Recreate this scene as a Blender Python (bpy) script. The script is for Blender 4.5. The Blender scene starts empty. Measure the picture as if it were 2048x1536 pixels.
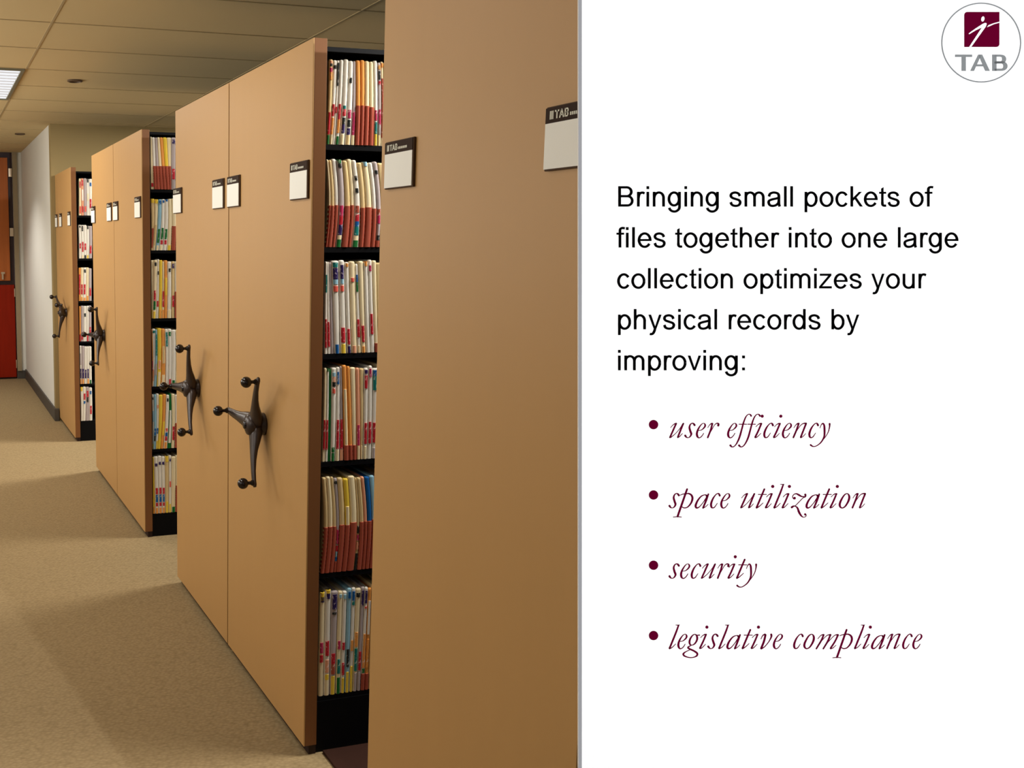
import bpy, bmesh, math, random
from mathutils import Vector, Matrix
random.seed(7)
SC = bpy.context.scene
COL = SC.collection
PI = math.pi

# ------------------------------------------------------------------ camera numbers
FPX, CX, CY = 1884.23, 416.34, 728.83
YAW, PITCH = 0.28463, 0.12954
CAM = Vector((-0.99405, 0.0, 1.49382))
FW = Vector((math.sin(YAW)*math.cos(PITCH), math.cos(YAW)*math.cos(PITCH), -math.sin(PITCH)))
RT = Vector((math.cos(YAW), -math.sin(YAW), 0.0))
UP = RT.cross(FW)

def at_y(px, py, Y):
    v = FW + RT*((px-CX)/FPX) - UP*((py-CY)/FPX)
    t = (Y-CAM.y)/v.y
    return CAM + v*t

# ------------------------------------------------------------------ object helpers
def link(name, me, parent=None, mat=None):
    o = bpy.data.objects.new(name, me)
    COL.objects.link(o)
    if mat is not None:
        for m in (mat if isinstance(mat, (list, tuple)) else [mat]):
            me.materials.append(m)
    if parent is not None:
        o.parent = parent
    return o

def from_bm(name, bm, mat, parent=None, smooth=False, bevel=0.0):
    me = bpy.data.meshes.new(name)
    bm.normal_update()
    bm.to_mesh(me); bm.free()
    if smooth:
        for p in me.polygons: p.use_smooth = True
    o = link(name, me, parent, mat)
    if bevel > 0:
        md = o.modifiers.new('bevel', 'BEVEL'); md.width = bevel; md.segments = 2
        md.limit_method = 'ANGLE'
    return o

def empty(name, loc, label, cat, group=None):
    o = bpy.data.objects.new(name, None); COL.objects.link(o)
    o.location = loc; o.empty_display_size = .05
    o['label'] = label; o['category'] = cat
    if group: o['group'] = group
    return o

def tag(o, label=None, cat=None, group=None, kind=None):
    if label: o['label'] = label
    if cat: o['category'] = cat
    if group: o['group'] = group
    if kind: o['kind'] = kind
    return o

def box(bm, x0, x1, y0, y1, z0, z1):
    v = [bm.verts.new((x, y, z)) for x in (x0, x1) for y in (y0, y1) for z in (z0, z1)]
    for f in ((0,1,3,2),(4,6,7,5),(0,4,5,1),(2,3,7,6),(0,2,6,4),(1,5,7,3)):
        bm.faces.new([v[i] for i in f])
    return v

def boxes(name, lst, mat, parent=None, bevel=0.0):
    bm = bmesh.new()
    for b in lst: box(bm, *b)
    return from_bm(name, bm, mat, parent, bevel=bevel)

def lathe(bm, prof, M, n=24):
    rings = []
    for r, z in prof:
        rings.append([bm.verts.new(M @ Vector((r*math.cos(2*PI*i/n), r*math.sin(2*PI*i/n), z))) for i in range(n)])
    for a, b in zip(rings, rings[1:]):
        for i in range(n):
            j = (i+1) % n
            bm.faces.new((a[i], a[j], b[j], b[i]))
    bm.faces.new(list(reversed(rings[0]))); bm.faces.new(rings[-1])

# ------------------------------------------------------------------ materials
def s2l(c):
    c = c/255.0
    return c/12.92 if c <= .04045 else ((c+.055)/1.055)**2.4
def rgb(r, g, b, k=1.0):
    return (min(1, s2l(r)*k), min(1, s2l(g)*k), min(1, s2l(b)*k), 1)

def mat(name, col, rough=.6, metal=0.0, spec=.4, noise=0.0, nscale=20, bump=0.0, bscale=200, stretch=None, coat=0.0):
    m = bpy.data.materials.new(name); m.use_nodes = True
    nt = m.node_tree; b = nt.nodes['Principled BSDF']
    b.inputs['Roughness'].default_value = rough
    b.inputs['Metallic'].default_value = metal
    b.inputs['Specular IOR Level'].default_value = spec
    b.inputs['Coat Weight'].default_value = coat
    b.inputs['Base Color'].default_value = col
    tc = nt.nodes.new('ShaderNodeTexCoord')
    mp = nt.nodes.new('ShaderNodeMapping'); nt.links.new(tc.outputs['Object'], mp.inputs['Vector'])
    if stretch: mp.inputs['Scale'].default_value = stretch
    if noise > 0:
        n = nt.nodes.new('ShaderNodeTexNoise'); n.inputs['Scale'].default_value = nscale
        n.inputs['Detail'].default_value = 5
        nt.links.new(mp.outputs['Vector'], n.inputs['Vector'])
        mx = nt.nodes.new('ShaderNodeMix'); mx.data_type = 'RGBA'
        mx.inputs[6].default_value = tuple(c*(1-noise) for c in col[:3])+(1,)
        mx.inputs[7].default_value = tuple(min(1, c*(1+noise)) for c in col[:3])+(1,)
        nt.links.new(n.outputs['Fac'], mx.inputs[0])
        nt.links.new(mx.outputs[2], b.inputs['Base Color'])
    if bump > 0:
        n2 = nt.nodes.new('ShaderNodeTexNoise'); n2.inputs['Scale'].default_value = bscale
        nt.links.new(mp.outputs['Vector'], n2.inputs['Vector'])
        bp = nt.nodes.new('ShaderNodeBump'); bp.inputs['Strength'].default_value = bump
        bp.inputs['Distance'].default_value = .002
        nt.links.new(n2.outputs['Fac'], bp.inputs['Height'])
        nt.links.new(bp.outputs['Normal'], b.inputs['Normal'])
    return m

def emit(name, col, s):
    m = bpy.data.materials.new(name); m.use_nodes = True
    nt = m.node_tree; nt.nodes.clear()
    e = nt.nodes.new('ShaderNodeEmission'); e.inputs[0].default_value = col; e.inputs[1].default_value = s
    o = nt.nodes.new('ShaderNodeOutputMaterial'); nt.links.new(e.outputs[0], o.inputs[0])
    return m

def carpet_mat():
    m = bpy.data.materials.new('carpet'); m.use_nodes = True
    nt = m.node_tree; b = nt.nodes['Principled BSDF']
    b.inputs['Roughness'].default_value = .95; b.inputs['Specular IOR Level'].default_value = .1
    tc = nt.nodes.new('ShaderNodeTexCoord')
    mp = nt.nodes.new('ShaderNodeMapping'); mp.inputs['Scale'].default_value = (70, 110, 1)
    mp.inputs['Rotation'].default_value = (0, 0, .35)
    nt.links.new(tc.outputs['Object'], mp.inputs['Vector'])
    vo = nt.nodes.new('ShaderNodeTexVoronoi'); vo.inputs['Scale'].default_value = 1.0
    vo.inputs['Randomness'].default_value = .75
    nt.links.new(mp.outputs['Vector'], vo.inputs['Vector'])
    no = nt.nodes.new('ShaderNodeTexNoise'); no.inputs['Scale'].default_value = 90; no.inputs['Detail'].default_value = 6
    nt.links.new(tc.outputs['Object'], no.inputs['Vector'])
    r = nt.nodes.new('ShaderNodeMix'); r.data_type = 'RGBA'
    r.inputs[6].default_value = CARPET_HI; r.inputs[7].default_value = CARPET_LO
    nt.links.new(vo.outputs['Distance'], r.inputs[0])
    r2 = nt.nodes.new('ShaderNodeMix'); r2.data_type = 'RGBA'; r2.blend_type = 'MULTIPLY'
    r2.inputs[0].default_value = .35
    nt.links.new(r.outputs[2], r2.inputs[6]); nt.links.new(no.outputs['Color'], r2.inputs[7])
    hs = nt.nodes.new('ShaderNodeHueSaturation'); hs.inputs['Saturation'].default_value = .95
    nt.links.new(r.outputs[2], hs.inputs['Color'])
    nt.links.new(hs.outputs[0], b.inputs['Base Color'])
    bp = nt.nodes.new('ShaderNodeBump'); bp.inputs['Strength'].default_value = .5; bp.inputs['Distance'].default_value = .003
    bp.invert = True
    nt.links.new(vo.outputs['Distance'], bp.inputs['Height']); nt.links.new(bp.outputs['Normal'], b.inputs['Normal'])
    return m

CARPET_HI = (.345, .25, .125, 1); CARPET_LO = (.225, .157, .074, 1)
M = {}
M['wood'] = mat('maple_laminate', (.49, .278, .102, 1), rough=.5, spec=.32, noise=.02, nscale=3, stretch=(1, 6, .6))
M['edge'] = mat('panel_edge_band', (.22, .09, .032, 1), rough=.5, spec=.2, noise=.1, nscale=6, stretch=(1, 1, .3))
M['black'] = mat('black_steel', (.004, .004, .005, 1), rough=.6, spec=.1)
M['toe'] = mat('toe_rubber', (.02, .006, .005, 1), rough=.6)
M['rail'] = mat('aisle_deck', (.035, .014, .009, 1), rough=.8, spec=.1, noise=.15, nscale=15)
M['bronze'] = mat('bronze_cast', (.035, .022, .019, 1), rough=.32, metal=.3, spec=.6)
M['knob'] = mat('black_knob', (.008, .004, .005, 1), rough=.12, spec=.5)
M['plate'] = mat('plate_frame', (.08, .045, .025, 1), rough=.7, spec=.15)
M['header'] = mat('plate_header', (.035, .018, .011, 1), rough=.7, spec=.1)
M['card'] = mat('plate_card', (.86, .85, .79, 1), rough=.6)
M['letter'] = mat('plate_letter', (.75, .73, .62, 1), rough=.7, spec=.1)
M['carpet'] = carpet_mat()
M['ceil'] = mat('ceiling_tile', (.62, .49, .27, 1), rough=.9, spec=.1, noise=.03, nscale=2, bump=.25, bscale=300)
M['grid'] = mat('ceiling_seam', (.41, .31, .16, 1), rough=.8)
M['wall'] = mat('wall_paint', (.74, .73, .68, 1), rough=.85, spec=.15, noise=.02, nscale=3)
M['tanwall'] = mat('tan_wall_paint', (.31, .23, .105, 1), rough=.85, spec=.1, noise=.02, nscale=3)
M['base'] = mat('grey_vinyl_base', (.07, .06, .05, 1), rough=.6)
M['redwood'] = mat('red_stained_wood', (.26, .014, .003, 1), spec=.1, rough=.6, noise=.25, nscale=4, stretch=(8, 8, .6))
M['brownwood'] = mat('brown_stained_wood', (.42, .12, .03, 1), spec=.12, rough=.5, noise=.2, nscale=4, stretch=(8, 8, .6))
M['darkwood'] = mat('dark_door_frame', (.03, .01, .01, 1), rough=.5)
M['jamb'] = mat('tan_jamb', (.33, .26, .16, 1), rough=.7)
M['brass'] = mat('brushed_hinge', (.5, .4, .28, 1), rough=.35, metal=.6)
M['lampframe'] = mat('lamp_frame', (.16, .15, .09, 1), rough=.5)
M['lampglow'] = emit('lamp_diffuser', (.96, .97, 1, 1), 1.0)
M['louver'] = mat('lamp_louver', (.8, .8, .82, 1), rough=.4)
M['can'] = mat('can_dark', (.1, .06, .03, 1), rough=.6)
M['slide_panel'] = mat('white_panel_film', (.95, .96, .975, 1), rough=.75, spec=.0)
M['ink'] = mat('black_ink', (.0012, .0012, .0014, 1), rough=.8, spec=.0)
M['maroon'] = mat('maroon_ink', (.1, .0004, .018, 1), rough=.8, spec=.0)
M['grey'] = mat('grey_ink', (.21, .225, .235, 1), rough=.8, spec=.0)
M['greyedge'] = mat('grey_edge_strip', (.31, .315, .335, 1), rough=.6, spec=.0)
M['alu'] = mat('stand_aluminium', (.45, .45, .47, 1), rough=.35, metal=.8)

M['frame'] = mat('window_frame_paint', (.75, .74, .7, 1), rough=.5)
gm = bpy.data.materials.new('window_glass'); gm.use_nodes = True
gn = gm.node_tree; gn.nodes.clear()
g1 = gn.nodes.new('ShaderNodeBsdfTransparent'); g2 = gn.nodes.new('ShaderNodeBsdfGlossy'); g2.inputs['Roughness'].default_value = .02
g3 = gn.nodes.new('ShaderNodeMixShader'); g3.inputs[0].default_value = .06
g4 = gn.nodes.new('ShaderNodeOutputMaterial')
gn.links.new(g1.outputs[0], g3.inputs[1]); gn.links.new(g2.outputs[0], g3.inputs[2]); gn.links.new(g3.outputs[0], g4.inputs[0])
M['glass'] = gm
FILL2, FILL3, FILL4 = 10, 31, 42  # strengths of the fill lamps behind the added windows
# ------------------------------------------------------------------ the room
H = 2.44
XL, XR, YB, YF = -2.3, 3.0, -3.0, 7.85
YE = 10.43
struct = lambda o: tag(o, kind='structure')
struct(boxes('floor', [(XL-.1, XR+.1, YB-.1, YE+.1, -.08, 0)], M['carpet']))
ceil = struct(boxes('ceiling', [(XL-.1, XR+.1, YB-.1, YE+.1, H, H+.08)], M['ceil']))
g = []
SP = .575
y = 4.275 - 12*SP
while y < YE-.05:
    g.append((XL, XR, y-.004, y+.004, H-.0025, H+.001)); y += SP
x = -.452 - 1.2
while x < XR:
    g.append((x-.005, x+.005, YB, YE, H-.003, H+.001)); x += 1.2
boxes('seam_grid', g, M['grid'], ceil)
struct(boxes('wall_far', [(-.03, XR, YF, YF+.1, 0, H)], M['tanwall']))
struct(boxes('wall_side', [(-.03, .07, YF+.1, YE, 0, H)], M['wall']))
WIN = [(1.0, 2.6), (3.4, 5.0), (5.8, 7.4)]  # unseen windows added so the cabinet panels brighten at mid height
WZ0, WZ1 = 1.25, 2.25
segs_ = [(XL-.1, XL, YB, YE, 0, WZ0), (XL-.1, XL, YB, YE, WZ1, H)]
ed = [YB]+[v for w_ in WIN for v in w_]+[YE]
for a_, b_ in zip(ed[0::2], ed[1::2]): segs_.append((XL-.1, XL, a_, b_, WZ0, WZ1))
struct(boxes('wall_left', segs_, M['wall']))
for i_, (a_, b_) in enumerate(WIN):
    f_ = .04; m_ = (a_+b_)/2
    wn = struct(boxes('window_%d' % (i_+1), [(XL-.09, XL+.01, a_, a_+f_, WZ0, WZ1), (XL-.09, XL+.01, b_-f_, b_, WZ0, WZ1), (XL-.09, XL+.01, a_+f_, b_-f_, WZ0, WZ0+f_),
        (XL-.09, XL+.01, a_+f_, b_-f_, WZ1-f_, WZ1), (XL-.08, XL-.02, m_-.015, m_+.015, WZ0+f_, WZ1-f_)], M['frame'], bevel=.002))
    boxes('pane', [(XL-.055, XL-.049, a_+f_, b_-f_, WZ0+f_, WZ1-f_)], M['glass'], wn)
    ld = bpy.data.lights.new('window_fill', 'AREA'); ld.shape = 'RECTANGLE'; ld.size = WZ1-WZ0-.1; ld.size_y = b_-a_-.1  # fill lamp put in behind each added window
    ld.energy = (FILL2, FILL3, FILL4)[i_]; ld.color = (1, .97, .9)
    lo = bpy.data.objects.new('window_fill', ld); COL.objects.link(lo)
    lo.location = (XL-.16, m_, (WZ0+WZ1)/2); lo.rotation_euler = (0, -PI/2, 0)
struct(boxes('wall_right', [(XR, XR+.1, YB, YF, 0, H)], M['wall']))
struct(boxes('wall_back', [(XL, XR, YB-.1, YB, 0, H)], M['wall']))
struct(boxes('wall_end', [(XL, -1.25, YE, YE+.1, 0, H), (-.125, .07, YE, YE+.1, 0, H)], M['wall']))
struct(boxes('baseboard_side', [(-.045, -.03, YF-.012, YE-.02, 0, .105), (-.045, -.006, YF-.025, YF, 0, .105)], M['base'], bevel=.003))
struct(boxes('baseboard_end', [(-.125, -.045, YE-.015, YE, 0, .09)], M['base']))
struct(boxes('baseboard_left', [(XL, XL+.015, YB, YE, 0, .1)], M['base']))
struct(boxes('trim_1', [(-.125, -.078, YE-.03, YE, .09, H)], M['jamb']))
# full height double leaf door at the end of the corridor
dr = struct(boxes('door_1', [(-1.25, -.125, YE+.03, YE+.08, 0, H)], M['darkwood']))
boxes('door_leaf', [(-1.2, -.135, YE-.01, YE+.03, .02, 1.03)], M['redwood'], dr, bevel=.004)
up = boxes('door_leaf', [(-1.2, -.175, YE-.02, YE+.03, 1.075, H-.06)], M['brownwood'], dr, bevel=.004)
boxes('door_handle', [(-.268, -.25, YE-.055, YE-.02, 1.09, 1.17), (-.275, -.235, YE-.06, YE-.045, 1.15, 1.17)], M['brass'], up, bevel=.002)
for z in (.12, .9, 1.55, 2.18):
    boxes('door_hinge', [(-.168 if z > 1 else -.14, -.128, YE-.02, YE+.02, z, z+.09)], M['brass'], dr, bevel=.002)

# ceiling light fixtures ---------------------------------------------------------
def troffer(cx, cy, label, rot=False, power=30, group='recessed ceiling lights', ly=.57):
    w, l = (.305, ly) if not rot else (ly, .305)
    t = empty('ceiling_light', (cx, cy, H), label, 'light', group)
    fr = .018
    boxes('light_frame', [(-w, w, -l, -l+fr, -.012, 0), (-w, w, l-fr, l, -.012, 0), (-w, -w+fr, -l+fr, l-fr, -.012, 0), (w-fr, w, -l+fr, l-fr, -.012, 0)], M['lampframe'], t)
    boxes('diffuser', [(-w+fr, w-fr, -l+fr, l-fr, -.004, -.001)], M['lampglow'], t)
    lv = []
    if not rot:
        k = int((l*2)/.1)
        for i in range(1, k): lv.append((-w+fr, w-fr, -l+i*.1-.002, -l+i*.1+.002, -.012, -.005))
    if lv: boxes('louver', lv, M['louver'], t)
    ld = bpy.data.lights.new('lamp_tubes', 'AREA'); ld.shape = 'RECTANGLE'
    ld.size = (w-fr)*2; ld.size_y = (l-fr)*2; ld.energy = power; ld.color = LAMPC
    lo = bpy.data.objects.new('lamp_tubes', ld); COL.objects.link(lo)
    lo.parent = t; lo.location = (0, 0, -.016)
    return t
LAMPC = (1, .955, .87)
troffer(-.765, 6.0, 'lit recessed rectangular ceiling light at the left edge of the ceiling', power=16)
troffer(-.95, 2.9, 'recessed ceiling light over the corridor beside the middle handles', power=11)
troffer(-1.9, .3, 'recessed ceiling light over the corridor nearest the white slide panel', power=2)
troffer(-.9, -2.4, 'recessed ceiling light at the back of the corridor', power=3)
troffer(1.5, 4.22, 'unseen square ceiling light added before the far cabinet pair to brighten its files', rot=True, power=62, ly=.3)  # lamp put in out of view to brighten the middle folders
troffer(.88, 2.2, 'unseen square ceiling light added over the nearest open aisle to brighten its files', rot=True, power=62, ly=.3)  # hidden lamp added so the near folders come out brighter
troffer(1.75, 6.5, 'recessed ceiling light over the farthest open aisle', rot=True, power=120)

def can(cx, cy, label, lit, rr=.045):
    bm = bmesh.new()
    lathe(bm, [(rr, 0), (rr, -.008), (rr*.8, -.011), (rr*.74, -.003)], Matrix.Translation((0, 0, 0)))
    t = empty('ceiling_downlight', (cx, cy, H), label, 'downlight')
    from_bm('trim_ring', bm, M['can'], t)
    if lit:
        ld = bpy.data.lights.new('downlight_bulb', 'SPOT'); ld.energy = lit; ld.spot_size = math.radians(128)
        ld.spot_blend = .7; ld.shadow_soft_size = .06; ld.color = (1, .96, .9)
        lo = bpy.data.objects.new('downlight_bulb', ld); COL.objects.link(lo); lo.parent = t; lo.location = (0, 0, -.02)
can(-.139, 5.73, 'small dark round ceiling downlight right of the lit rectangular light', 0)
can(-.2, 8.63, 'small pale round ceiling downlight beside the bright white side wall', 0)
can(-.95, 9.0, 'ceiling downlight left of frame shining on the white side wall', 100, .06)

# added ceiling spotlight, no such lamp known, to whiten the slide panel
def spot(loc, target, label, power, ang):
    t = empty('added_spotlight', loc, label, 'spotlight')
    d = (Vector(target)-Vector(loc)).normalized()
    q = d.to_track_quat('-Z', 'Y')
    bm = bmesh.new(); lathe(bm, [(.02, .10), (.032, .09), (.038, .0), (.036, -.002), (.030, .012)], q.to_matrix().to_4x4(), 24)
    from_bm('lamp_head', bm, M['can'], t)
    boxes('stem', [(-.006, .006, -.006, .006, .05, H-loc[2])], M['can'], t)
    ld = bpy.data.lights.new('spot_bulb', 'SPOT'); ld.energy = power; ld.spot_size = math.radians(ang); ld.spot_blend = .35
    ld.shadow_soft_size = .03; ld.color = (.97, .98, 1)
    lo = bpy.data.objects.new('spot_bulb', ld); COL.objects.link(lo); lo.parent = t
    lo.rotation_euler = q.to_euler(); lo.location = d*.03
spot((.45, -2.7, 2.2), (.08, .96, 1.22), 'added spotlight on a ceiling stem behind the camera to whiten the slide panel', 640, 36)

# ------------------------------------------------------------------ stroke lettering
def catmull(pts, n=7):
    if len(pts) < 3: return pts
    out = []
    P = [tuple(2*a-b for a, b in zip(pts[0], pts[1]))]+list(pts)+[tuple(2*a-b for a, b in zip(pts[-1], pts[-2]))]
    if pts[0][:2] == pts[-1][:2]:
        P[0] = pts[-2]; P[-1] = pts[1]
    for i in range(1, len(P)-2):
        p0, p1, p2, p3 = P[i-1:i+3]
        for k in range(n):
            t = k/n
            out.append(tuple(.5*((2*b)+(-a+c)*t+(2*a-5*b+4*c-d)*t*t+(-a+3*b-3*c+d)*t**3) for a, b, c, d in zip(p0, p1, p2, p3)))
    out.append(pts[-1])
    return out

def ribbon(bm, pts, T, caps=True):
    """pts: (x,y,w) in glyph units; T maps glyph units to local 3D."""
    L = []; Rr = []
    n = len(pts)
    for i, (x, y, w) in enumerate(pts):
        a = pts[max(0, i-1)]; b = pts[min(n-1, i+1)]
        if pts[0][:2] == pts[-1][:2] and i in (0, n-1): a = pts[-2]; b = pts[1]
        dx, dy = b[0]-a[0], b[1]-a[1]; d = math.hypot(dx, dy) or 1
        nx, ny = -dy/d*w/2, dx/d*w/2
        L.append(bm.verts.new(T(x+nx, y+ny))); Rr.append(bm.verts.new(T(x-nx, y-ny)))
    for i in range(n-1):
        try: bm.faces.new((L[i], Rr[i], Rr[i+1], L[i+1]))
        except ValueError: pass
    if caps:
        for (x, y, w) in (pts[0], pts[-1]): disc(bm, x, y, w/2, T)

def disc(bm, x, y, r, T, ry=None, rot=0, n=20):
    ry = ry or r; c, s = math.cos(rot), math.sin(rot)
    bm.faces.new([bm.verts.new(T(x+r*math.cos(2*PI*k/n)*c-ry*math.sin(2*PI*k/n)*s, y+r*math.cos(2*PI*k/n)*s+ry*math.sin(2*PI*k/n)*c)) for k in range(n)])

def poly(bm, pts, T):
    bm.faces.new([bm.verts.new(T(x, y)) for x, y in pts])

def wdir(pts, wv=97, wh=83):
    out = []
    for i, p in enumerate(pts):
        a = pts[max(0, i-1)]; b = pts[min(len(pts)-1, i+1)]
        dx, dy = b[0]-a[0], b[1]-a[1]; d = math.hypot(dx, dy) or 1
        out.append((p[0], p[1], math.sqrt((wv*dy/d)**2+(wh*dx/d)**2)))
    return out
def arc(cx, cy, rx, ry, a0, a1, n=26):
    return [(cx+rx*math.cos(math.radians(a0+(a1-a0)*i/n)), cy+ry*math.sin(math.radians(a0+(a1-a0)*i/n))) for i in range(n+1)]
def spl(p): return [(a, b) for a, b, _ in catmull([(x, y, 0) for x, y in p])]
def rect(x0, y0, x1, y1): return ('P', [(x0-4, y0-1), (x1+4, y0-1), (x1+4, y1+1), (x0-4, y1+1)])

SANS = {   # advance, pieces   (units of 1/1000 em, y up)
 'B': (667, [rect(73, 0, 165, 716), ('A', [(119, 676), (350, 676)]+arc(365, 521, 165, 155, 90, -90)+[(119, 366)]), ('A', [(119, 366), (390, 366)]+arc(395, 203, 167, 163, 90, -90)+[(119, 40)])]),
 'r': (333, [rect(66, 0, 154, 519), ('A', spl([(112, 290), (140, 420), (195, 478), (265, 490), (330, 462)]))]),
 'i': (222, [rect(66, 0, 154, 519), rect(66, 615, 154, 716)]),
 'l': (222, [rect(64, 0, 152, 716)]),
 'n': (556, [rect(66, 0, 154, 519), ('A', arc(278, 310, 163, 184, 178, 0)+[(441, 0)])]),
 'h': (556, [rect(66, 0, 154, 716), ('A', arc(278, 310, 163, 184, 178, 0)+[(441, 0)])]),
 'm': (833, [rect(66, 0, 154, 519), ('A', arc(262, 330, 154, 164, 178, 0)+[(416, 0)]), ('A', arc(570, 330, 153, 164, 178, 0)+[(723, 0)])]),
 'u': (556, [rect(397, 0, 485, 519), ('A', [(110, 519), (110, 190)]+arc(275, 190, 165, 168, 180, 350))]),
 'o': (556, [('A', arc(278, 259, 201, 235, 0, 360, 44))]),
 'c': (500, [('A', arc(268, 259, 187, 235, 34, 326, 40))]),
 'e': (556, [('A', arc(276, 259, 196, 235, -2, 328, 42)), rect(80, 229, 516, 298)]),
 'g': (556, [('A', arc(254, 268, 178, 226, 0, 360, 44)), ('A', [(446, 519), (446, 0)]+arc(262, 0, 184, 174, 0, -166))]),
 'd': (556, [rect(402, 0, 486, 716), ('A', arc(258, 259, 182, 235, 0, 360, 44))]),
 'b': (556, [rect(66, 0, 150, 716), ('A', arc(294, 259, 182, 235, 0, 360, 44))]),
 'p': (556, [rect(66, -199, 154, 519), ('A', arc(294, 259, 182, 235, 0, 360, 44))]),
 's': (500, [('A', spl([(397, 366), (355, 452), (245, 493), (125, 465), (82, 388), (125, 315), (245, 268), (370, 222), (412, 145), (365, 55), (245, 24), (125, 62), (76, 158)]))]),
 'a': (556, [('A', spl([(88, 352), (130, 450), (255, 494), (392, 462), (436, 380), (438, 220), (442, 90), (468, 0)])), ('A', spl([(436, 312), (330, 280), (195, 250), (98, 205), (80, 130), (125, 50), (225, 24), (340, 55), (420, 130), (436, 230)]))]),
 'k': (500, [rect(66, 0, 154, 716), ('P', [(154, 195), (466, 519), (360, 519), (154, 312)]), ('P', [(212, 262), (392, 0), (500, 0), (275, 325)])]),
 'v': (500, [('P', [(12, 519), (205, 0), (290, 0), (290, 0.1), (250, 105), (106, 519)]), ('P', [(392, 519), (484, 519), (290, 0), (205, 0), (250, 105)])]),
 'y': (500, [('P', [(18, 519), (113, 519), (262, 90), (212, 0)]), ('P', [(392, 519), (484, 519), (292, 0), (212, 0), (235, 50)]), ('A', spl([(252, 10), (218, -80), (175, -145), (120, -168), (70, -158)]))]),
 'z': (500, [rect(45, 445, 445, 519), rect(20, 0, 460, 78), ('P', [(20, 70), (125, 72), (448, 450), (340, 450)])]),
 't': (278, [('P', [(84, 110), (172, 110), (172, 683), (84, 634)]), rect(18, 451, 257, 519), ('A', spl([(128, 150), (134, 75), (165, 40), (210, 32), (262, 37)]))]),
 'f': (278, [rect(87, 0, 176, 560), rect(10, 451, 272, 519), ('A', spl([(131, 540), (133, 610), (155, 660), (205, 684), (255, 684), (303, 675)]))]),
 ':': (278, [rect(94, 0, 188, 98), rect(94, 421, 188, 519)]),
 ' ': (278, []),
}
S1 = 12.047; S3 = 9.752; S6 = 8.192; S7 = 7.314
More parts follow.
